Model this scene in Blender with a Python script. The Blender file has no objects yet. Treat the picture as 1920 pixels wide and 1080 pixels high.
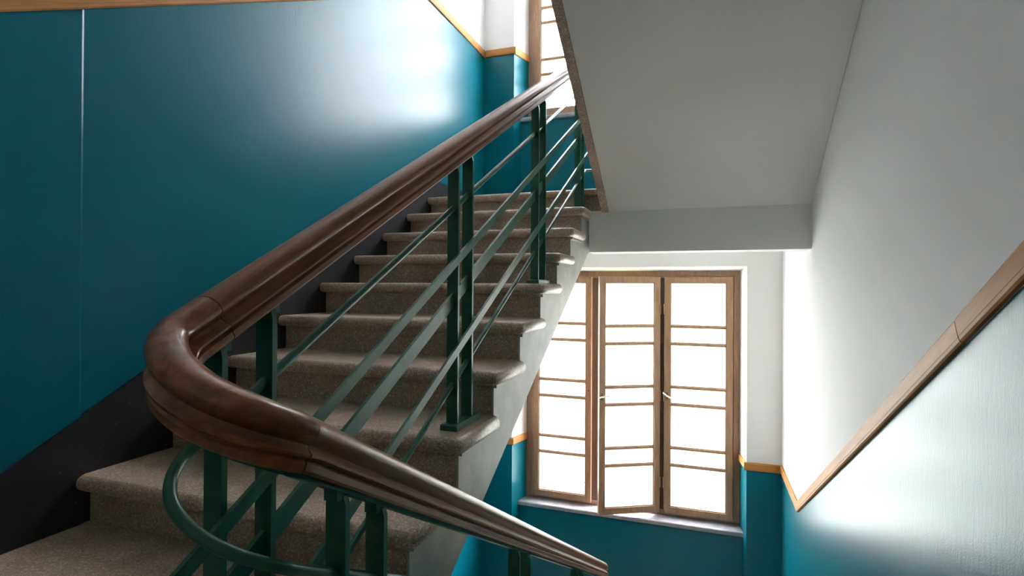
import bpy, bmesh, math, random
from mathutils import Vector, Matrix

# ------------------------------------------------------------------ camera, sky, exposure
random.seed(7)
scene = bpy.context.scene
COL = scene.collection
DZ = 1.143            # the main landing is world z = 0, the lens 1.143 m above it
F_PX, YAW, PITCH, ROLL, CY = 1023.48, -0.3385, 0.0041, 0.0055, 531.75

cam = bpy.data.cameras.new('camera')
cam.sensor_width = 36.0
cam.lens = 36.0 * F_PX / 1920.0
cam.shift_y = (CY - 540.0) / 1920.0
cam.clip_start = 0.02
cam_o = bpy.data.objects.new('camera', cam)
COL.objects.link(cam_o)
fw = Vector((math.sin(YAW) * math.cos(PITCH), math.cos(YAW) * math.cos(PITCH), math.sin(PITCH)))
rt0 = Vector((math.cos(YAW), -math.sin(YAW), 0))
up0 = rt0.cross(fw)
rt = rt0 * math.cos(ROLL) + up0 * math.sin(ROLL)
up = up0 * math.cos(ROLL) - rt0 * math.sin(ROLL)
cam_o.matrix_world = Matrix(((rt.x, up.x, -fw.x, 0), (rt.y, up.y, -fw.y, 0), (rt.z, up.z, -fw.z, DZ), (0, 0, 0, 1)))
scene.camera = cam_o

SKY = 13.0
world = bpy.data.worlds.new('overcast_sky')
scene.world = world
world.use_nodes = True
wn = world.node_tree.nodes
wn['Background'].inputs['Color'].default_value = (1.0, 0.955, 1.10, 1)
wn['Background'].inputs['Strength'].default_value = SKY

vs = scene.view_settings
vs.view_transform = 'Standard'
vs.look = 'None'
vs.gamma = 1.0
vs.use_curve_mapping = False
vs.exposure = 2.0
scene.cycles.use_denoising = True
scene.cycles.use_adaptive_sampling = True
scene.cycles.adaptive_threshold = 0.02
scene.cycles.max_bounces = 9
scene.cycles.diffuse_bounces = 6
scene.cycles.glossy_bounces = 4
scene.cycles.transmission_bounces = 8
scene.cycles.transparent_max_bounces = 12
scene.cycles.sample_clamp_indirect = 40.0
scene.cycles.caustics_reflective = False


def portal(name, x0, x1, z0, z1, y):
    """a sampling portal in the window opening: it gives no light of its own"""
    l = bpy.data.lights.new(name, 'AREA')
    l.shape = 'RECTANGLE'
    l.size, l.size_y = x1 - x0, z1 - z0
    l.cycles.is_portal = True
    o = bpy.data.objects.new(name, l)
    COL.objects.link(o)
    o.location = ((x0 + x1) / 2, y, (z0 + z1) / 2 + DZ)
    o.rotation_euler = (math.radians(-90), 0, 0)     # faces into the room (-Y)
    o['kind'] = 'helper'
    return o


portal('daylight_portal', -1.62, 0.28, -2.04, 0.13, 5.30)
portal('daylight_portal', -1.62, 0.28, 1.62, 3.65, 5.30)

# ------------------------------------------------------------------ materials
MATS = {}


def nm(name):
    m = bpy.data.materials.new(name)
    m.use_nodes = True
    MATS[name] = m
    nt = m.node_tree
    return m, nt, nt.nodes['Principled BSDF']


def noise(nt, vec, scale, detail=4, rough=0.5, dist=0.0):
    n = nt.nodes.new('ShaderNodeTexNoise')
    n.inputs['Scale'].default_value = scale
    n.inputs['Detail'].default_value = detail
    n.inputs['Roughness'].default_value = rough
    n.inputs['Distortion'].default_value = dist
    nt.links.new(vec, n.inputs['Vector'])
    return n.outputs['Fac']


def ramp(nt, fac, stops):
    r = nt.nodes.new('ShaderNodeValToRGB')
    el = r.color_ramp.elements
    while len(el) < len(stops):
        el.new(0.5)
    for e, (pos, c) in zip(el, stops):
        e.position = pos
        e.color = (c[0], c[1], c[2], 1) if len(c) == 3 else c
    nt.links.new(fac, r.inputs['Fac'])
    return r.outputs['Color']


def coords(nt, which='Object', scale=(1, 1, 1), geo=True):
    if geo:
        g = nt.nodes.new('ShaderNodeNewGeometry').outputs['Position']
    else:
        g = nt.nodes.new('ShaderNodeTexCoord').outputs[which]
    mp = nt.nodes.new('ShaderNodeMapping')
    mp.inputs['Scale'].default_value = scale
    nt.links.new(g, mp.inputs['Vector'])
    return mp.outputs['Vector']


def bump(nt, bsdf, height, strength, dist):
    b = nt.nodes.new('ShaderNodeBump')
    b.inputs['Strength'].default_value = strength
    b.inputs['Distance'].default_value = dist
    nt.links.new(height, b.inputs['Height'])
    nt.links.new(b.outputs['Normal'], bsdf.inputs['Normal'])


def mrange(nt, v, a, b, c, d):
    n = nt.nodes.new('ShaderNodeMapRange')
    for i, x in zip(('From Min', 'From Max', 'To Min', 'To Max'), (a, b, c, d)):
        n.inputs[i].default_value = x
    nt.links.new(v, n.inputs['Value'])
    return n.outputs['Result']


def mat_teal():
    m, nt, b = nm('teal_gloss_paint')
    v = coords(nt)
    big = noise(nt, v, 1.7, 3)
    c = ramp(nt, big, [(0.25, (0.0004, 0.138, 0.192)), (0.75, (0.0006, 0.160, 0.216))])
    nt.links.new(c, b.inputs['Base Color'])
    vv = coords(nt, scale=(1, 1, 0.16))
    fine = noise(nt, vv, 95, 3, 0.6)
    b.inputs['Roughness'].default_value = 0.285
    add = nt.nodes.new('ShaderNodeMath')
    add.operation = 'MULTIPLY_ADD'
    add.inputs[1].default_value = 0.6
    nt.links.new(fine, add.inputs[0])
    add.inputs[2].default_value = 0.0
    peel = noise(nt, v, 260, 2, 0.5)
    add2 = nt.nodes.new('ShaderNodeMath')
    add2.operation = 'MULTIPLY_ADD'
    add2.inputs[1].default_value = 0.5
    nt.links.new(peel, add2.inputs[0])
    nt.links.new(add.outputs[0], add2.inputs[2])
    bump(nt, b, add2.outputs[0], 0.15, 0.004)
    b.inputs['Specular IOR Level'].default_value = 0.28
    return m


def mat_white():
    m, nt, b = nm('white_wall_paint')
    v = coords(nt)
    c = ramp(nt, noise(nt, v, 1.1, 3), [(0.3, (0.79, 0.79, 0.785)), (0.7, (0.83, 0.83, 0.825))])
    nt.links.new(c, b.inputs['Base Color'])
    b.inputs['Roughness'].default_value = 0.62
    b.inputs['Specular IOR Level'].default_value = 0.1
    bump(nt, b, noise(nt, v, 160, 3), 0.12, 0.003)
    return m


def mat_stone(name, tint=1.0):
    m, nt, b = nm(name)
    v = coords(nt)
    cells = nt.nodes.new('ShaderNodeTexVoronoi')
    cells.inputs['Scale'].default_value = 230
    nt.links.new(v, cells.inputs['Vector'])
    sp = nt.nodes.new('ShaderNodeSeparateColor')
    nt.links.new(cells.outputs['Color'], sp.inputs['Color'])
    c1 = ramp(nt, sp.outputs['Red'], [(0.0, (0.34, 0.245, 0.175)), (0.55, (0.50, 0.385, 0.295)), (0.85, (0.58, 0.47, 0.375)), (1.0, (0.78, 0.69, 0.58))])
    c2 = ramp(nt, noise(nt, v, 5, 5, 0.6), [(0.3, (0.72, 0.70, 0.67)), (0.7, (1.08, 1.06, 1.04))])
    mx = nt.nodes.new('ShaderNodeMix')
    mx.data_type = 'RGBA'
    mx.blend_type = 'MULTIPLY'
    mx.inputs['Factor'].default_value = 1.0
    nt.links.new(c1, mx.inputs['A'])
    nt.links.new(c2, mx.inputs['B'])
    nt.links.new(mx.outputs['Result'], b.inputs['Base Color'])
    rr = mrange(nt, noise(nt, v, 9, 4), 0.3, 0.7, 0.30, 0.48)
    nt.links.new(rr, b.inputs['Roughness'])
    bump(nt, b, noise(nt, v, 210, 3), 0.25, 0.003)
    return m


def mat_black():
    m, nt, b = nm('black_skirting_paint')
    v = coords(nt)
    sc = noise(nt, v, 60, 2, 0.5)
    c = ramp(nt, sc, [(0.0, (0.012, 0.012, 0.016)), (0.70, (0.016, 0.016, 0.022)), (0.78, (0.09, 0.09, 0.10))])
    nt.links.new(c, b.inputs['Base Color'])
    b.inputs['Roughness'].default_value = 0.42
    b.inputs['Specular IOR Level'].default_value = 0.6
    bump(nt, b, noise(nt, v, 22, 4), 0.3, 0.006)
    return m


def wood(name, stops, rough, uscale=(2.0, 40.0, 1.0), uv=True, coat=0.0, blot=None, geo_scale=(1, 1, 1), spec=0.5):
    m, nt, b = nm(name)
    v = coords(nt, 'UV', uscale, geo=False) if uv else coords(nt, scale=geo_scale)
    g = noise(nt, v, 1.0, 6, 0.62, 0.8)
    c = ramp(nt, g, stops)
    if blot:
        n2 = noise(nt, coords(nt), blot[0], 5, 0.6, 1.5)
        c2 = ramp(nt, n2, [(0.35, blot[1]), (0.65, blot[2])])
        mx = nt.nodes.new('ShaderNodeMix')
        mx.data_type = 'RGBA'
        mx.blend_type = 'MULTIPLY'
        mx.inputs['Factor'].default_value = 1.0
        nt.links.new(c, mx.inputs['A'])
        nt.links.new(c2, mx.inputs['B'])
        c = mx.outputs['Result']
    nt.links.new(c, b.inputs['Base Color'])
    b.inputs['Roughness'].default_value = rough
    if coat:
        b.inputs['Coat Weight'].default_value = coat
        b.inputs['Coat Roughness'].default_value = 0.12
    b.inputs['Specular IOR Level'].default_value = spec
    bump(nt, b, g, 0.10, 0.002)
    return m


def plain(name, col, rough, metal=0.0, spec=0.5, mottle=None):
    m, nt, b = nm(name)
    if mottle:
        n = noise(nt, coords(nt), mottle, 4)
        c = ramp(nt, n, [(0.3, tuple(x * 0.82 for x in col)), (0.7, tuple(min(1, x * 1.12) for x in col))])
        nt.links.new(c, b.inputs['Base Color'])
    else:
        b.inputs['Base Color'].default_value = (*col, 1)
    b.inputs['Roughness'].default_value = rough
    b.inputs['Metallic'].default_value = metal
    b.inputs['Specular IOR Level'].default_value = spec
    return m


def mat_glass():
    """obscured window glass: part of the daylight goes straight through, the rest is scattered by the patterned face"""
    m, nt, b = nm('obscured_glass')
    out = nt.nodes['Material Output']
    nt.nodes.remove(b)
    v = coords(nt, scale=(1, 1, 0.45))
    n = noise(nt, v, 55, 4, 0.6, 1.2)
    cc = ramp(nt, n, [(0.25, (0.74, 0.78, 0.74)), (0.6, (0.94, 0.95, 0.93))])
    tr = nt.nodes.new('ShaderNodeBsdfTransparent')
    nt.links.new(cc, tr.inputs['Color'])
    tl = nt.nodes.new('ShaderNodeBsdfTranslucent')
    nt.links.new(cc, tl.inputs['Color'])
    mx = nt.nodes.new('ShaderNodeMixShader')
    mx.inputs[0].default_value = 0.55
    nt.links.new(tr.outputs[0], mx.inputs[1])
    nt.links.new(tl.outputs[0], mx.inputs[2])
    nt.links.new(mx.outputs[0], out.inputs['Surface'])
    return m


TEAL = mat_teal()
WHITE = mat_white()
STONE = mat_stone('terrazzo_stone')
SIDE = plain('pale_grey_string', (0.47, 0.46, 0.41), 0.5, mottle=9)  # paler grey than the treads, for the open string faces
BLACK = mat_black()
RAILW = wood('varnished_handrail_wood', [(0.25, (0.125, 0.042, 0.015)), (0.5, (0.25, 0.098, 0.037)), (0.75, (0.37, 0.165, 0.068))], 0.44, (2.5, 34, 1), coat=0.15, spec=0.3)
RAILB = wood('burl_handrail_wood', [(0.25, (0.10, 0.030, 0.010)), (0.5, (0.27, 0.095, 0.028)), (0.75, (0.44, 0.175, 0.052))], 0.34, (6.0, 16, 1), coat=0.35,
             blot=(15, (0.50, 0.44, 0.40), (1.3, 1.25, 1.15)))
TRIM = wood('orange_varnished_pine', [(0.25, (0.40, 0.165, 0.040)), (0.6, (0.56, 0.26, 0.075)), (0.8, (0.62, 0.31, 0.10))], 0.5, (3, 30, 1), spec=0.25)
WINW = wood('brown_window_wood', [(0.25, (0.26, 0.150, 0.085)), (0.5, (0.36, 0.215, 0.125)), (0.8, (0.45, 0.28, 0.17))], 0.45, uv=False, geo_scale=(38, 38, 5))
MULL = wood('dark_mullion_wood', [(0.25, (0.085, 0.060, 0.045)), (0.8, (0.15, 0.11, 0.085))], 0.5, uv=False, geo_scale=(38, 38, 5))
GREEN = plain('green_metal_paint', (0.018, 0.122, 0.075), 0.33, 0.0, 0.5, mottle=30)
SILLM = plain('grey_stone_sill', (0.34, 0.335, 0.365), 0.38, mottle=18)
STEEL = plain('bright_metal', (0.85, 0.84, 0.80), 0.35, 0.7)
DARKM = plain('dark_metal', (0.03, 0.03, 0.03), 0.4, 0.6)
GLASS = mat_glass()
LAWN = plain('lawn', (0.10, 0.14, 0.065), 0.9, mottle=0.6)
LEAFM = plain('shrub_leaves', (0.13, 0.20, 0.08), 0.8, mottle=2.5)
FACADE = plain('outer_render', (0.6, 0.58, 0.54), 0.8)


# ------------------------------------------------------------------ mesh helpers (all coordinates are relative to the lens; DZ lifts them)
class MB:
    def __init__(self):
        self.v, self.f, self.m, self.s, self.uv = [], [], [], [], {}

    def vert(self, p):
        self.v.append((p[0], p[1], p[2]))
        return len(self.v) - 1

    def face(self, idx, mi=0, smooth=False, uv=None):
        if uv:
            self.uv[len(self.f)] = uv
        self.f.append(tuple(idx))
        self.m.append(mi)
        self.s.append(smooth)

    def hexa(self, b, t, mi=0):
        """two quads (lists of 4 points), same winding"""
        i = [self.vert(p) for p in b] + [self.vert(p) for p in t]
        self.face((i[3], i[2], i[1], i[0]), mi)
        self.face((i[4], i[5], i[6], i[7]), mi)
        for k in range(4):
            n = (k + 1) % 4
            self.face((i[k], i[n], i[4 + n], i[4 + k]), mi)

    def box(self, x0, x1, y0, y1, z0, z1, mi=0):
        self.hexa([(x0, y0, z0), (x1, y0, z0), (x1, y1, z0), (x0, y1, z0)],
                  [(x0, y0, z1), (x1, y0, z1), (x1, y1, z1), (x0, y1, z1)], mi)

    def prism(self, poly, axis, a, b, mi=0):
        """poly: 2D points; axis 'x' -> (y,z), 'z' -> (x,y), 'y' -> (x,z)"""
        def P(q, t):
            return (t, q[0], q[1]) if axis == 'x' else ((q[0], q[1], t) if axis == 'z' else (q[0], t, q[1]))
        lo = [self.vert(P(q, a)) for q in poly]
        hi = [self.vert(P(q, b)) for q in poly]
        self.face(lo[::-1], mi)
        self.face(hi, mi)
        n = len(poly)
        for k in range(n):
            self.face((lo[k], lo[(k + 1) % n], hi[(k + 1) % n], hi[k]), mi)

    def sweep(self, pts, prof, mi=0, smooth=True, plumb=False, cap=True, sharp=()):
        """profile (lateral, up) swept along pts; lateral is to the right of travel"""
        pts = [Vector(p) for p in pts]
        n, m = len(pts), len(prof)
        per = [0.0]
        for k in range(m):
            a, b = prof[k], prof[(k + 1) % m]
            per.append(per[-1] + math.hypot(b[0] - a[0], b[1] - a[1]))
        rings, L = [], [0.0]
        for i in range(n):
            t = (pts[min(i + 1, n - 1)] - pts[max(i - 1, 0)]).normalized()
            lat = t.cross(Vector((0, 0, 1)))
            lat = lat.normalized()
            u = Vector((0, 0, 1)) if plumb else lat.cross(t).normalized()
            rings.append([self.vert(pts[i] + lat * a + u * b) for a, b in prof])
            if i:
                L.append(L[-1] + (pts[i] - pts[i - 1]).length)
        for i in range(n - 1):
            for k in range(m):
                q = (k + 1) % m
                self.face((rings[i][k], rings[i][q], rings[i + 1][q], rings[i + 1][k]), mi, smooth,
                          [(L[i], per[k]), (L[i], per[k + 1]), (L[i + 1], per[k + 1]), (L[i + 1], per[k])])
        if cap:
            self.face(rings[0][::-1], mi)
            self.face(rings[-1], mi)

    def build(self, name, mats, parent=None, origin=None):
        if not isinstance(mats, (list, tuple)):
            mats = [mats]
        if origin is None:
            origin = ORIG.get(parent.name, (0, 0, 0)) if parent else (0, 0, 0)
        me = bpy.data.meshes.new(name)
        me.from_pydata([(x - origin[0], y - origin[1], z - origin[2] + (0 if parent else 0)) for x, y, z in self.v], [], self.f)
        for mt in mats:
            me.materials.append(mt)
        for poly, mi, s in zip(me.polygons, self.m, self.s):
            poly.material_index = mi
            poly.use_smooth = s
        if self.uv:
            lay = me.uv_layers.new(name='UVMap')
            for fi, uvs in self.uv.items():
                for li, q in zip(me.polygons[fi].loop_indices, uvs):
                    lay.data[li].uv = q
        bm = bmesh.new()
        bm.from_mesh(me)
        bmesh.ops.recalc_face_normals(bm, faces=bm.faces)
        for e in bm.edges:
            if len(e.link_faces) == 2 and e.calc_face_angle(0) > math.radians(38):
                e.smooth = False
        bm.to_mesh(me)
        bm.free()
        o = bpy.data.objects.new(name, me)
        COL.objects.link(o)
        if parent:
            o.parent = parent
            ORIG[o.name] = origin if False else ORIG.get(parent.name, (0, 0, 0))
        else:
            o.location = (origin[0], origin[1], origin[2] + DZ)
            ORIG[o.name] = origin
        return o


ORIG = {}


def tag(o, label=None, cat=None, group=None, kind=None):
    for k, v in (('label', label), ('category', cat), ('group', group), ('kind', kind)):
        if v:
            o[k] = v
    return o


def empty(name, p):
    o = bpy.data.objects.new(name, None)
    COL.objects.link(o)
    o.empty_display_size = 0.1
    o.location = (p[0], p[1], p[2] + DZ)
    ORIG[o.name] = tuple(p)
    return o


# ------------------------------------------------------------------ measured layout
XL = -1.988           # face of the black skirting on the left wall
WL = -2.004           # left wall
XR = 0.593            # right wall
YW = 4.855            # window wall
Y0, Z0, G, R = 3.7034, 0.6719, 0.3076, 0.165        # flight going up on the left: top nosing, tread, riser
H = 3.66              # storey
ZU, ZM, ZB = Z0, -1.143, Z0 - H                     # upper half landing, main landing, lower half landing
G2, R2, YB = 0.300, (H - 11 * R) / 11.0, 4.03       # flights on the right
S1, S2 = R / G, R2 / G2


def nz(y):            # nosing line, left flight
    return Z0 + (y - Y0) * S1


def nzr(y, base=ZB):  # nosing line, right flight
    return base + (YB - y) * S2


# ------------------------------------------------------------------ walls
def zones_left():
    """left wall in (y, z): lower storey dado, white, middle dado, white"""
    mb = MB()
    t1 = lambda y: -1.495 + min(0.0, (y - 3.66) * S1)
    def t2(y):
        return max(0.37, min(2.190, 0.812 + (y - 1.026) * 0.5215))
    mid = lambda y: min(nz(y) - 0.10, 0.55)
    top = 4.6
    ys = [-1.6, -0.9, 0.18, 0.9, 1.256, 2.2, 3.0, 3.66, 3.668, 4.2, YW + 0.5]
    for a, b in zip(ys[:-1], ys[1:]):
        x = WL if a >= 1.25 else WL + 0.013
        for lo, hi, mi in ((lambda y: -5.0, lambda y: max(t1(y), -4.9), 0), (lambda y: max(t1(y), -4.9), mid, 1),
                           (mid, t2, 0), (t2, lambda y: top, 1)):
            mb.prism([(a, lo(a)), (b, lo(b)), (b, hi(b)), (a, hi(a))], 'x', x - 0.25, x, mi)
    mb.prism([(WL + 0.013, 1.256), (WL + 0.0105, 1.2635), (WL - 0.05, 1.264), (WL - 0.05, 1.256)], 'z', -0.60, 0.93, 0)
    return mb


tag(zones_left().build('wall_left', [TEAL, WHITE]), kind='structure')


def zones_right():
    mb = MB()
    t1 = lambda y: max(-1.485, min(0.37, -1.485 + (4.035 - y) * 0.5545))
    def mid(y):
        return max(0.50, min(nzr(y, ZU) - 0.2, 2.3))
    t2 = lambda y: max(2.19, min(4.05, 2.19 + (4.035 - y) * 0.5545))
    ys = [-1.6, -0.5, 0.694, 1.4, 2.5, 3.4, 4.035, YW + 0.5]
    for a, b in zip(ys[:-1], ys[1:]):
        for lo, hi, mi in ((lambda y: -5.0, t1, 0), (t1, mid, 1), (mid, t2, 0), (t2, lambda y: 4.6, 1)):
            mb.prism([(a, lo(a)), (b, lo(b)), (b, hi(b)), (a, hi(a))], 'x', XR, XR + 0.25, mi)
    return mb


tag(zones_right().build('wall_right', [TEAL, WHITE]), kind='structure')

NX0, NX1, FX0, FX1, YF = -1.70, 0.332, -1.635, 0.293, 5.10     # niche mouth, window frame, frame plane


def window_wall():
    mb = MB()
    zz = [(-5.0, -1.495, 0), (-1.495, 0.45, 1), (0.45, 2.190, 0), (2.190, 4.6, 1)]
    for z0, z1, mi in zz:
        mb.prism([(WL - 0.2, YW), (NX0, YW), (FX0, YF), (FX0, 5.36), (WL - 0.2, 5.36)], 'z', z0, z1, mi)
        mb.prism([(NX1, YW), (XR + 0.2, YW), (XR + 0.2, 5.36), (FX1, 5.36), (FX1, YF)], 'z', z0, z1, mi)

    def head(za, zb, ztop, mi):        # lintel with a slightly sloping soffit
        mb.hexa([(NX0, YW, za), (NX1, YW, za), (FX1, YF, zb), (FX0, YF, zb)],
                [(NX0, YW, ztop), (NX1, YW, ztop), (FX1, YF, ztop), (FX0, YF, ztop)], mi)
        mb.box(FX0, FX1, YF, 5.36, zb, ztop, mi)
    head(0.170, 0.142, 0.60, 1)
    head(3.70, 3.67, 4.6, 1)

    def apron(z0, z1):
        mb.hexa([(NX0 + 0.033, 4.98, z0), (NX1 - 0.02, 4.98, z0), (FX1, 5.36, z0), (FX0, 5.36, z0)],
                [(NX0 + 0.033, 4.98, z1), (NX1 - 0.02, 4.98, z1), (FX1, 5.36, z1), (FX0, 5.36, z1)], 0)
    apron(-5.0, -2.10)
    apron(0.60, 1.575)
    return mb


tag(window_wall().build('wall_back', [TEAL, WHITE]), kind='structure')
mb = MB()
mb.box(WL - 0.2, XR + 0.2, -1.85, -1.6, -5.0, 0.37, 0)
mb.box(WL - 0.2, XR + 0.2, -1.85, -1.6, 0.37, 4.6, 1)
tag(mb.build('wall_front', [TEAL, WHITE]), kind='structure')

DOORP = plain('cream_bounce_door', (0.74, 0.72, 0.66), 0.4)  # unseen doors added behind the camera, pale to bounce daylight onto the risers
for n_, x0 in ((1, -1.75), (2, -0.45)):
    mb = MB()
    mb.box(x0, x0 + 0.90, -1.60, -1.575, ZM, ZM + 2.05)
    for zz0, zz1 in ((0.15, 0.85), (1.0, 1.9)):
        mb.box(x0 + 0.14, x0 + 0.76, -1.575, -1.565, ZM + zz0, ZM + zz1)
    d_ = tag(mb.build('door_%d' % n_, [DOORP]), kind='structure')
    mb = MB()
    mb.sweep([(x0 + 0.82, -1.575, ZM + 1.03), (x0 + 0.82, -1.53, ZM + 1.03), (x0 + 0.81, -1.525, ZM + 1.03), (x0 + 0.70, -1.525, ZM + 1.03)],
             [(0.008 * math.cos(i), 0.008 * math.sin(i)) for i in (0, 1.05, 2.09, 3.14, 4.19, 5.24)], 0, True)
    mb.build('door_handle', [STEEL], d_)

# ------------------------------------------------------------------ landings, beam, ceilings
mb = MB()
mb.box(WL, XR, -1.6, 0.66, ZM - 0.03, ZM, 0)
mb.box(-0.62, XR, 0.66, 0.70, ZM - 0.03, ZM, 0)
mb.box(WL, XR, -1.6, 0.66, ZM - 0.30, ZM - 0.03, 1)
tag(mb.build('floor', [STONE, WHITE]), kind='structure')

mb = MB()
mb.box(WL, XR, Y0 + 0.35, 4.98, ZU - 0.03, ZU, 0)
mb.box(-0.735, XR, 3.80, 4.06, ZU - 0.03, ZU, 0)
mb.box(-0.735, XR, 3.80, YW, 0.44, ZU - 0.03, 1)
mb.box(WL, -0.735, 4.06, YW, 0.44, ZU - 0.03, 1)
mb.hexa([(-0.725, 3.60, 0.226), (XR, 3.60, 0.226), (XR, 3.80, 0.226), (-0.725, 3.80, 0.226)],
        [(-0.725, 3.60, 0.50), (XR, 3.60, 0.50), (XR, 3.80, 0.50), (-0.725, 3.80, 0.50)], 1)
tag(mb.build('floor_upper_landing', [STONE, WHITE]), kind='structure')

mb = MB()
mb.box(WL, -0.60, Y0 + 0.352, 4.98, ZB - 0.03, ZB, 0)
mb.box(-0.60, XR, 3.684, 4.98, ZB - 0.03, ZB, 0)
mb.box(WL, -0.60, Y0 + 0.352, YW, ZB - 0.25, ZB - 0.03, 1)
mb.box(-0.60, XR, 3.684, YW, ZB - 0.25, ZB - 0.03, 1)
tag(mb.build('floor_lower_landing', [STONE, WHITE]), kind='structure')
mb = MB()
mb.box(WL, XR, -1.6, YW, -5.05, -4.80, 0)
tag(mb.build('floor_storey_below', [STONE]), kind='structure')

# underside of the flights and landings one storey up, and the closing slab above them
mb = MB()
mb.prism([(0.62, nz(0.62) + H - 0.42), (3.75, nz(3.75) + H - 0.42), (3.75, 4.6), (0.62, 4.6)], 'x', WL, -0.70, 0)
tag(mb.build('ceiling_flight_above', [WHITE]), kind='structure')
mb = MB()
mb.box(WL, XR, 3.75, YW, ZU + H - 0.28, 4.60, 0)
tag(mb.build('ceiling_landing', [WHITE]), kind='structure')
mb = MB()
mb.box(WL, -0.70, -1.6, 0.62, ZM + H - 0.30, ZM + H, 0)
mb.box(-0.70, XR, -1.6, 0.375, ZM + H - 0.30, ZM + H, 0)
tag(mb.build('ceiling', [WHITE]), kind='structure')
mb = MB()
mb.box(WL - 0.2, XR + 0.2, -1.85, 5.36, 4.6, 4.75, 0)
tag(mb.build('ceiling_top', [WHITE]), kind='structure')


# ------------------------------------------------------------------ stairs
def slab(mb, x0, x1, yn, yb, ztop, th, side, sgn):
    """tread slab with a bullnose on the front (y = yn) and on the open side; side = +1: open at x1, -1: open at x0; sgn: +1 treads run to +y"""
    rr = th / 2
    N = 6
    rings = []
    for a in range(N + 1):
        ang = -math.pi / 2 + math.pi * a / N
        ins = rr * 0.9 * (1 - math.cos(ang))
        z = ztop - rr + rr * math.sin(ang)
        cx = (x1 - ins) if side > 0 else (x0 + ins)
        wx = x0 if side > 0 else x1
        fy = yn + ins * sgn
        cr = 0.022
        ring = [(wx, yb, z), (wx, fy, z), (cx - side * cr, fy, z), (cx - side * cr * 0.3, fy + sgn * cr * 0.3, z),
                (cx, fy + sgn * cr, z), (cx, yb - sgn * 0.018, z), (cx - side * 0.012, yb, z)]
        rings.append([mb.vert(q) for q in ring])
    m = len(rings[0])
    for a in range(N):
        for k in range(m):
            q = (k + 1) % m
            mb.face((rings[a][k], rings[a][q], rings[a + 1][q], rings[a + 1][k]), 0, True)
    mb.face(rings[0][::-1], 0)
    mb.face(rings[-1], 0)


def left_step(k):
    mb = MB()
    y, z = Y0 - k * G, Z0 - k * R
    slab(mb, XL - 0.0005, -0.708 if k else -0.60, y, y + G + 0.048, z, 0.052, +1, +1)
    ry = y + 0.048
    b = lambda yy: nz(yy) - 0.42
    poly = [(ry, z - 0.045), (ry, z - R + 0.002), (ry, b(ry)), (ry + G, b(ry + G)), (ry + G, z - 0.045)]
    mb.prism(poly, 'x', XL + 0.004, -0.750, 0)
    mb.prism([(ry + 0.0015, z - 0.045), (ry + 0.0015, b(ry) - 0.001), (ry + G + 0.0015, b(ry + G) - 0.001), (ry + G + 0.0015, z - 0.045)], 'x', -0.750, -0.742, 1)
    if k == 0:
        mb.prism([(ry, z - 0.045), (ry, z - R), (ry + G, z - R), (ry + G, z - 0.045)], 'x', -0.742, -0.60, 0)
        return mb
    # moulded strip on the open string
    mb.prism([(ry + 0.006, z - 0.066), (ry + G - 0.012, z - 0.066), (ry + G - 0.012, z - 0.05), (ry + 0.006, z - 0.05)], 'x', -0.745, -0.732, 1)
    return mb


def right_step(k, base):
    mb = MB()
    y, z = YB - k * G2, base + k * R2
    slab(mb, -0.674, XR - 0.002, y, y - G2 - 0.048, z, 0.052, -1, -1)
    ry = y - 0.048
    b = lambda yy: nzr(yy, base) - 0.33
    poly = [(ry, z - 0.045), (ry, b(ry)), (ry - G2, b(ry - G2)), (ry - G2, z - 0.045)]
    mb.prism(poly, 'x', -0.640, XR - 0.002, 0)
    return mb


up_flight = empty('stair_flight', (-1.37, 2.2, ZM))
tag(up_flight, 'worn terrazzo stair flight climbing on the left towards the upper window', 'stairs')
for k in range(0, 11):
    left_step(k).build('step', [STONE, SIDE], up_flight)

lower_flight = empty('stair_flight', (-1.37, 2.2, ZM - H))
tag(lower_flight, 'terrazzo stair flight dropping from the lower window landing beneath the left flight', 'stairs')
for st in list(up_flight.children):
    c_ = st.copy()
    c_.parent = lower_flight
    COL.objects.link(c_)

down_flight = empty('stair_flight', (-0.03, 2.4, ZB))
tag(down_flight, 'terrazzo stair flight descending on the right to the lower window landing', 'stairs')
for k in range(1, 12):
    right_step(k, ZB).build('step', [STONE], down_flight)
mb = MB()
mb.prism([(0.70, nzr(0.70) - 0.435), (3.70, nzr(3.70) - 0.435), (3.70, nzr(3.70) - 0.407), (0.70, nzr(0.70) - 0.407)], 'x', -0.592, XR - 0.002, 0)
mb.build('plaster_soffit', [WHITE], down_flight)

top_flight = empty('stair_flight', (-0.03, 2.4, ZU))
tag(top_flight, 'stair flight overhead with white plastered underside sloping down to the landing beam', 'stairs')
for k in range(1, 12):
    right_step(k, ZU).build('step', [STONE], top_flight)
SO = lambda y: 0.474 + (3.633 - y) * 0.594
mb = MB()
mb.prism([(0.50, SO(0.50)), (3.63, SO(3.63)), (3.63, SO(3.63) + 0.03), (0.50, SO(0.50) + 0.03)], 'x', -0.592, XR - 0.002, 0)
mb.build('plaster_soffit', [WHITE], top_flight)
mb = MB()
mb.prism([(0.50, SO(0.50) - 0.006), (3.66, SO(3.66) - 0.006), (3.66, SO(3.66) + 0.10), (0.50, SO(0.50) + 0.10)], 'x', -0.640, -0.593, 0)
mb.build('stringer_edge', [STONE], top_flight)

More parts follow.
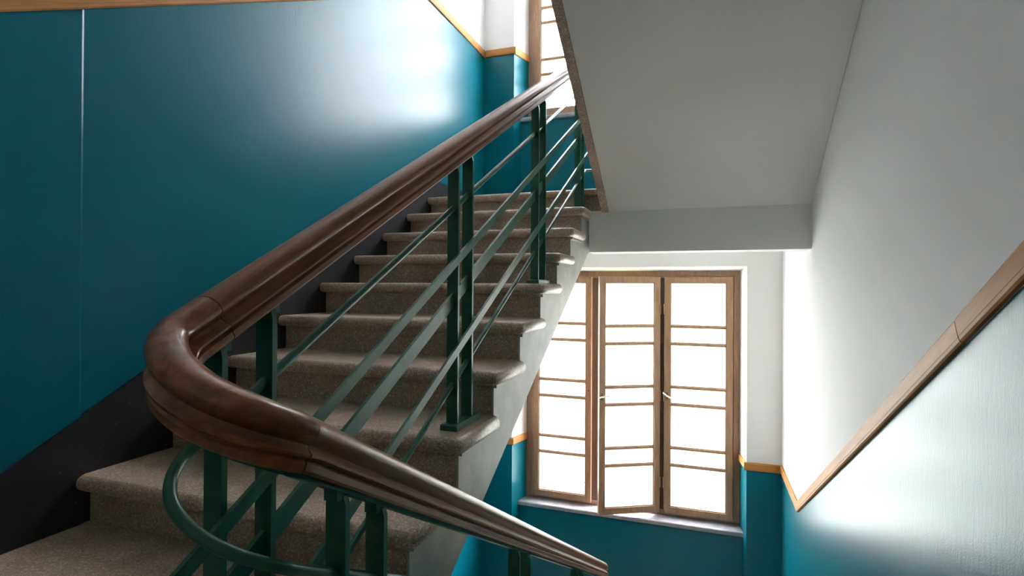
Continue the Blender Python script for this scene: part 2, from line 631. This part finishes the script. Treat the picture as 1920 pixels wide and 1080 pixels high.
# ------------------------------------------------------------------ black skirting on the left wall
SKH = 0.187
pts_top = [(-1.6, ZM + 0.16), (0.30, ZM + 0.16), (0.42, nz(0.42) + SKH), (1.268, nz(1.268) + SKH), (1.2685, nz(1.2685) + SKH), (3.63, 0.822), (YW, 0.822)]
low = lambda y: min(max(nz(y) - 0.42, ZM), ZU - 0.02)
mb2 = MB()
for (a, za), (b, zb) in zip(pts_top[:-1], pts_top[1:]):
    mb2.prism([(a, low(a)), (b, low(b)), (b, zb), (a, za)], 'x', WL, XL + (0.006 if b < 1.2684 else 0), 0)
tag(mb2.build('baseboard_left', [BLACK]), kind='structure')

# ------------------------------------------------------------------ dado trims
TPROF = [(0, 0), (0.009, 0), (0.0130, 0.005), (0.0136, 0.014), (0.0145, 0.016), (0.0145, 0.057), (0.010, 0.065), (0, 0.066)]   # (proud, up)
TRIMN = [0]


def trim(pts, n, ends=(None, None)):
    """wooden dado moulding on a wall with inward normal n; pts = lower edge"""
    pts = [Vector(p) for p in pts]
    n = Vector(n)
    dirs = [(b - a).normalized() for a, b in zip(pts[:-1], pts[1:])]
    perp = []
    for d in dirs:
        w = n.cross(d)
        perp.append(w if w.z > 0 else -w)
    mb = MB()
    L = 0
    for i, d in enumerate(dirs):
        pa = perp[i] if i == 0 else (perp[i - 1] + perp[i]) / (1 + perp[i - 1].dot(perp[i]))
        pb = perp[i] if i == len(dirs) - 1 else (perp[i] + perp[i + 1]) / (1 + perp[i].dot(perp[i + 1]))
        ra = [mb.vert(pts[i] + n * u + pa * w) for u, w in TPROF]
        rb = [mb.vert(pts[i + 1] + n * u + pb * w) for u, w in TPROF]
        ln = (pts[i + 1] - pts[i]).length
        m = len(TPROF)
        per = 0
        for k in range(m):
            q = (k + 1) % m
            dl = math.hypot(TPROF[q][0] - TPROF[k][0], TPROF[q][1] - TPROF[k][1])
            mb.face((ra[k], ra[q], rb[q], rb[k]), 0, False, [(L, per), (L, per + dl), (L + ln, per + dl), (L + ln, per)])
            per += dl
        L += ln
        if i == 0:
            mb.face(ra[::-1])
        if i == len(dirs) - 1:
            mb.face(rb)
    TRIMN[0] += 1
    return tag(mb.build('trim_%d' % TRIMN[0], [TRIM]), kind='structure')


TL = lambda y: 0.812 + (y - 1.026) * 0.5215
trim([(WL + 0.013, -1.6, 0.37), (WL + 0.013, 0.18, 0.37), (WL + 0.013, 1.272, TL(1.272) - 0.003)], (1, 0, 0))
trim([(WL, 1.274, TL(1.274)), (WL, 3.668, 2.190), (WL, YW, 2.190)], (1, 0, 0))
for zt, x0 in ((2.190, WL + 0.02), (-1.495, WL)):
    trim([(x0, YW, zt), (NX0 + 0.019, YW, zt)], (0, -1, 0))
    nl = Vector((YF - YW, -(FX0 - NX0), 0)).normalized()
    trim([(NX0, YW, zt), (FX0, YF, zt)], nl)
    trim([(NX1 - 0.019, YW, zt), (XR, YW, zt)], (0, -1, 0))
    nr = Vector((-(YF - YW), -(NX1 - FX1), 0)).normalized()
    trim([(NX1, YW, zt), (FX1, YF, zt)], nr)
TR = lambda y: -1.485 + (4.035 - y) * 0.5545
trim([(XR, YW - 0.02, -1.485), (XR, 4.035, -1.485), (XR, 1.596, TR(1.596))], (-1, 0, 0))
trim([(XR, 1.594, TR(1.594) + 0.002), (XR, 0.694, 0.37), (XR, -1.6, 0.37)], (-1, 0, 0))

# ------------------------------------------------------------------ railing
XA, XB, YBEND, YTOP, YBOT = -0.798, -0.585, 0.675, 3.82, 3.36
RC, RADC = (XA + XB) / 2, (XB - XA) / 2


def up_line(h, off, y):
    return (XA + off, y, nz(y) + h)


def dn_line(h, off, y, base=ZB):
    return (XB - off, y, nzr(y, base) + h)


def arc(h, off, which, yb=None):
    """half turn between the two flights; off > 0 lies towards the well"""
    rad = RADC - off
    yb = YBEND if yb is None else yb
    out = []
    N = 40
    for i in range(N + 1):
        a = math.pi * i / N
        t = i / N
        if which == 'mid':
            z = (nz(yb) + h) * (1 - t) + (nzr(yb) + h) * t
            out.append((RC - rad * math.cos(a), yb - 0.82 * rad * math.sin(a), z))
        elif which == 'top':
            z = (nzr(YTOP, ZU) + h) * (1 - t) + (nz(YTOP) + h) * t
            out.append((RC + rad * math.cos(a), YTOP + rad * math.sin(a), z))
        else:
            z = (nzr(YBOT) + h) * (1 - t) + (nz(YBOT) - H + h) * t
            out.append((RC + rad * math.cos(a), YBOT + rad * math.sin(a), z))
    return out


railing = empty('stair_railing', (RC, 2.2, ZM))
tag(railing, 'green metal stair railing with curved varnished dark wooden handrail around the stairwell', 'railing')

half = [(0, .084), (.014, .082), (.025, .075), (.0305, .065), (.0305, .057), (.027, .051), (.021, .046), (.0195, .041), (.022, .036), (.030, .031),
        (.0345, .0285), (.0345, .0245), (.030, .0225), (.0270, .0195), (.0295, .0165), (.0315, .0145), (.032, .004), (.029, 0), (0, 0)]
RPROF = half + [(-a, b) for a, b in half[-2:0:-1]]
HR = 0.826            # underside of the handrail above the nosing line


def rail(pts, mat, name='handrail'):
    mb = MB()
    mb.sweep(pts, RPROF, 0, True)
    return mb.build(name, [mat], railing)


JA, JB = 0.735, 0.700          # joints on either side of the bend


def lerp_line(fn, a, b, n):
    return [fn(a + (b - a) * i / n) for i in range(n + 1)]


rail(lerp_line(lambda y: dn_line(HR, 0, y, ZU), 1.0, YTOP - 0.002, 6) + arc(HR, 0, 'top')[1:], RAILW, 'handrail_bend')
rail(lerp_line(lambda y: up_line(HR, 0, y), YTOP - 0.001, JA + 0.0008, 10), RAILW)
AM = arc(HR, 0, 'mid')
mixp = lambda a, b, t: tuple(x + (y - x) * t for x, y in zip(a, b))
rail(lerp_line(lambda y: up_line(HR, 0, y), JA - 0.0008, YBEND + 0.008, 3) + AM[:38] + [mixp(AM[37], AM[38], 0.9)], RAILB, 'handrail_bend')
rail(AM[38:] + lerp_line(lambda y: dn_line(HR, 0, y), YBEND + 0.008, YBOT - 0.001, 10), RAILW)
rail(arc(HR, 0, 'low') + lerp_line(lambda y: (XA, y, nz(y) - H + HR), YBOT - 0.02, 2.2, 4), RAILW, 'handrail_bend')

circ = lambda r_: [(r_ * math.cos(2 * math.pi * i / 12), r_ * math.sin(2 * math.pi * i / 12)) for i in range(12)]
rect = lambda w, h_: [(-w / 2, -h_ / 2), (w / 2, -h_ / 2), (w / 2, h_ / 2), (-w / 2, h_ / 2)]
BARS = [(0.680, 0.0, circ(0.0098), 'round_bar'), (0.515, 0.025, rect(0.009, 0.031), 'flat_bar'), (0.372, 0.0, rect(0.010, 0.048), 'wide_flat_bar'),
        (0.215, 0.025, rect(0.009, 0.031), 'flat_bar'), (0.088, 0.0, circ(0.0090), 'round_bar')]
for h, off, prof, name in BARS:
    yb = YBEND if h > 0.6 else 0.585
    path = lerp_line(lambda y: dn_line(h, off, y, ZU), 1.2, YTOP - 0.01, 3) + arc(h, off, 'top')
    path += lerp_line(lambda y: up_line(h, off, y), YTOP - 0.01, yb + 0.01, 6) + arc(h, off, 'mid', yb)
    path += lerp_line(lambda y: dn_line(h, off, y), yb + 0.01, YBOT - 0.01, 6) + arc(h, off, 'low')
    path += lerp_line(lambda y: (XA + off, y, nz(y) - H + h), YBOT - 0.02, 2.4, 2)
    mb = MB()
    mb.sweep(path, prof, 0, len(prof) > 6, plumb=len(prof) < 6)
    mb.build(name, [GREEN], railing)

# flat steel strip that carries the handrail
for seg in (lerp_line(lambda y: up_line(HR - 0.004, 0, y), YTOP, YBEND + 0.01, 4) + arc(HR - 0.004, 0, 'mid') + lerp_line(lambda y: dn_line(HR - 0.004, 0, y), YBEND + 0.01, YBOT, 4),):
    mb = MB()
    mb.sweep(seg, rect(0.030, 0.007), 0, False)
    mb.build('rail_strip', [GREEN], railing)


def post(x, y, zfloor, ztop, slope, plate=None):
    """flat bar post with chamfered top, 40 x 12 mm"""
    mb = MB()
    w, t, c = 0.020, 0.0062, 0.009
    zt = ztop - 0.004
    poly = [(x - w, zfloor), (x + w, zfloor), (x + w, zt - 0.022), (x + w - 0.004, zt - 0.008), (x + w - c, zt), (x - w + c, zt), (x - w + 0.004, zt - 0.008), (x - w, zt - 0.022)]
    mb.prism(poly, 'y', y - t, y + t, 0)
    p = mb.build('post', [GREEN], railing)
    b = MB()
    b.box(x - 0.013, x + 0.013, y - 0.020, y + 0.020, zt - 0.012, zt + 0.010)
    b.build('rail_bracket', [GREEN], p)
    return p


def base_plate(x, ya, yb, z):
    mb = MB()
    c = 0.004
    x0, x1, y0, y1, z1 = x - 0.031, x + 0.031, ya - 0.032, yb + 0.058, z + 0.021
    mb.hexa([(x0, y0, z), (x1, y0, z), (x1, y1, z), (x0, y1, z)], [(x0, y0, z1 - c), (x1, y0, z1 - c), (x1, y1, z1 - c), (x0, y1, z1 - c)])
    mb.hexa([(x0, y0, z1 - c), (x1, y0, z1 - c), (x1, y1, z1 - c), (x0, y1, z1 - c)],
            [(x0 + c, y0 + c, z1), (x1 - c, y0 + c, z1), (x1 - c, y1 - c, z1), (x0 + c, y1 - c, z1)])
    mb.build('base_plate', [GREEN], railing)


for k, ya, yb in ((10, 0.724, 0.839), (7, 1.671, 1.789), (4, 2.607, 2.732), (1, 3.57, 3.69)):
    z = Z0 - k * R
    for y in (ya, yb):
        post(XA, y, z + 0.015, nz(y) + HR, S1)
    base_plate(XA, ya, yb, z)
for k, ya, yb in ((10, 0.778, 0.895), (7, 1.70, 1.82), (4, 2.60, 2.72), (2, 3.20, 3.31)):
    z = ZB + k * R2
    for y in (ya, yb):
        post(XB, y, z + 0.015, nzr(y) + HR, -S2)
    base_plate(XB, ya, yb - 0.03, z)

# ------------------------------------------------------------------ windows
MUNT = [-0.352, -0.508, -0.893, -1.050, -1.435, -1.590]


def build_window(name, zs, zscale, open_mid, open_left):
    """zs maps a height measured on the lower window to this window"""
    zf = lambda z: zs + (z + 2.05) * zscale
    win = empty(name, ((FX0 + FX1) / 2, YF + 0.05, zs))
    tag(win, kind='structure')
    mb = MB()
    zb, zt = zf(-2.05), zf(0.150)
    fr = MB()
    yo = YF + 0.10
    fr.box(FX0, -1.545, YF, yo, zb, zt)
    fr.box(0.225, FX1, YF, yo, zb, zt)
    fr.box(-1.545, 0.225, YF, yo, zf(0.078), zt)
    fr.box(-1.545, 0.225, YF, yo, zb, zf(-2.005))
    # thin fillet that frames the sashes
    fr.box(-1.572, -1.562, YF - 0.012, YF, zf(-2.03), zf(0.10))
    fr.box(0.244, 0.254, YF - 0.012, YF, zf(-2.03), zf(0.10))
    fr.box(-1.572, 0.254, YF - 0.012, YF, zf(0.094), zf(0.104))
    fr.build('window_frame', [WINW], win)
    for xa, xb in ((-1.004, -0.925), (-0.392, -0.322)):
        mu = MB()
        mu.box(xa, xb, YF + 0.006, yo, zf(-2.005), zf(0.078))
        mu.build('mullion', [MULL], win)
    sl = MB()
    yv, zt_, th = 4.957, zf(-2.05) - 0.006, 0.040
    prof = [(yv + 0.006, zt_ - th), (yv, zt_ - th + 0.006), (yv, zt_ - 0.010), (yv + 0.004, zt_ - 0.003), (yv + 0.012, zt_), (YF + 0.06, zt_ + 0.004), (YF + 0.06, zt_ - th)]
    sl.prism(prof, 'x', FX0 - 0.040, FX1 + 0.022, 0)
    sl.build('window_sill', [SILLM], win)

    def sash(x0, x1, rot, hinge_right, handle, keyhole=False):
        w, st = x1 - x0, 0.052
        ys, ye = YF - 0.036, YF + 0.004
        z0, z1 = zf(-2.018), zf(0.088)
        # local: origin at hinge edge
        s = MB()
        gz0, gz1 = z0 + 0.056, z1 - st
        s.box(x0, x0 + st, ys, ye, z0, z1)
        s.box(x1 - st, x1, ys, ye, z0, z1)
        s.box(x0 + st, x1 - st, ys, ye, gz1, z1)
        s.box(x0 + st, x1 - st, ys, ye, z0, gz0)
        bd = 0.008      # glazing bead
        s.box(x0 + st, x0 + st + bd, ys + 0.010, ys + 0.022, gz0, gz1)
        s.box(x1 - st - bd, x1 - st, ys + 0.010, ys + 0.022, gz0, gz1)
        s.box(x0 + st + bd, x1 - st - bd, ys + 0.010, ys + 0.022, gz0, gz0 + bd)
        s.box(x0 + st + bd, x1 - st - bd, ys + 0.010, ys + 0.022, gz1 - bd, gz1)
        hx = x1 if hinge_right else x0
        org = (hx, YF - 0.016, z0)
        so = s.build('sash', [WINW], win, origin=org)
        base = ORIG[win.name]
        so.location = (org[0] - base[0], org[1] - base[1], org[2] - base[2])
        so.rotation_euler = (0, 0, math.radians(rot))
        ORIG[so.name] = org
        ms = [zf(q) for q in MUNT]
        for q in ms:
            m_ = MB()
            m_.prism([(ys + 0.004, q + 0.002), (ys + 0.010, q - 0.015), (ye - 0.004, q - 0.015), (ye - 0.004, q + 0.015), (ys + 0.010, q + 0.015)], 'x', x0 + st - 0.002, x1 - st + 0.002, 0)
            m_.build('muntin', [WINW], so)
        edges = [gz1] + ms + [gz0]
        for a, b in zip(edges[:-1], edges[1:]):
            g = MB()
            g.box(x0 + st, x1 - st, ys + 0.022, ys + 0.0235, b, a)
            g.build('pane', [GLASS], so)
        for hz in (zf(-1.75), zf(-0.98), zf(-0.20)):
            h_ = MB()
            h_.prism([(hx + 0.007 * math.cos(i * math.pi / 4), ys - 0.002 + 0.007 * math.sin(i * math.pi / 4)) for i in range(8)], 'z', hz - 0.045, hz + 0.045, 0)
            h_.build('hinge', [WINW], so)
        if handle:
            fx = x0 + 0.026 if hinge_right else x1 - 0.026
            if handle == 'left_stile':
                fx = x0 + 0.026
            zz = zf(-0.972)
            h_ = MB()
            h_.box(fx - 0.008, fx + 0.008, ys - 0.003, ys, zz - 0.035, zz + 0.028)
            h_.build('handle_plate', [MULL], so)
            h_ = MB()
            d0, d1 = (0.030, -0.030) if handle == 'left_stile' else (-0.004, 0.012)
            h_.sweep([(fx - 0.003, ys, zz), (fx - 0.002, ys - 0.034, zz), (fx + 0.002, ys - 0.036, zz)], circ(0.0058), 0, True)
            h_.sweep([(fx - 0.034, ys - 0.038, zz + d0), (fx, ys - 0.040, zz + 0.004), (fx + 0.06, ys - 0.041, zz + d1)], circ(0.0062), 0, True)
            h_.build('handle', [STEEL], so)
        if keyhole:
            h_ = MB()
            fx = x1 - 0.024
            zz = zf(-0.975)
            h_.prism([(fx + 0.006 * math.cos(i * math.pi / 4), zz + 0.006 * math.sin(i * math.pi / 4)) for i in range(8)], 'y', ys - 0.002, ys + 0.003, 0)
            h_.build('keyhole', [DARKM], so)
        return so
    sash(-1.556, -0.991, -open_left, False, None, True)
    sash(-0.944, -0.379, open_mid, True, 'free_stile')
    sash(-0.335, 0.236, 0, False, 'left_stile')
    return win


build_window('window_1', -2.05, 1.0, 28.0, 1.0)
build_window('window_2', 1.622, 0.928, 0.0, 0.0)

# ------------------------------------------------------------------ garden outside
mb = MB()
mb.box(-60, 60, 5.6, 90, -7.2, -7.0)
tag(mb.build('ground', [LAWN]), kind='structure')


def tree_parts(o, rx, rz, h):
    """trunk with boughs and a crown of leaf sprays; o is the tree's empty, h the height of the crown's middle"""
    bx, by, bz = ORIG[o.name]
    t = MB()
    t.sweep([(bx, by - 0.001 * i, bz + h * i / 5) for i in range(6)], circ(0.16), 0, True)
    for a in range(6):
        an = a * 1.05
        p0 = (bx, by, bz + h * 0.72)
        t.sweep([p0, (bx + math.cos(an) * rx * 0.35, by + math.sin(an) * rx * 0.35, bz + h * 0.95), (bx + math.cos(an) * rx * 0.75, by + math.sin(an) * rx * 0.75, bz + h * 1.12)], circ(0.05), 0, True)
    t.build('trunk', [BARK], o)
    c = MB()
    for i in range(2600):
        while True:
            q = Vector((random.uniform(-1, 1), random.uniform(-1, 1), random.uniform(-1, 1)))
            if 0.35 < q.length < 1:
                break
        q = Vector((q.x * rx, q.y * rx, q.z * rz)) + Vector((bx, by, bz + h))
        u = Vector((random.gauss(0, 1), random.gauss(0, 1), random.gauss(0, 1))).normalized() * 0.17
        w = u.orthogonal().normalized() * 0.10
        c.face([c.vert(q - u), c.vert(q + w), c.vert(q + u * 1.2), c.vert(q - w)], 0)
    c.build('crown', [LEAFM], o)


BARK = plain('tree_bark', (0.12, 0.09, 0.07), 0.9)
for x, y, rx, rz, h, lab in ((1.3, 10.0, 2.2, 3.2, 5.6, 'green leafy tree seen dimly through the right sash of the lower window'),
                             (-4.4, 12.0, 2.5, 3.2, 6.0, 'green leafy tree added outside the left sash to dim the lower window'),
                             (-1.6, 17.0, 2.8, 3.4, 6.4, 'green leafy tree added outside the open middle sash to dim the lower window')):
    tr_ = empty('tree', (x, y, -7.0))  # left and middle trees added, all crowns raised, to dim the lower window
    tag(tr_, lab, 'tree', 'trees outside the window')
    tree_parts(tr_, rx, rz, h)
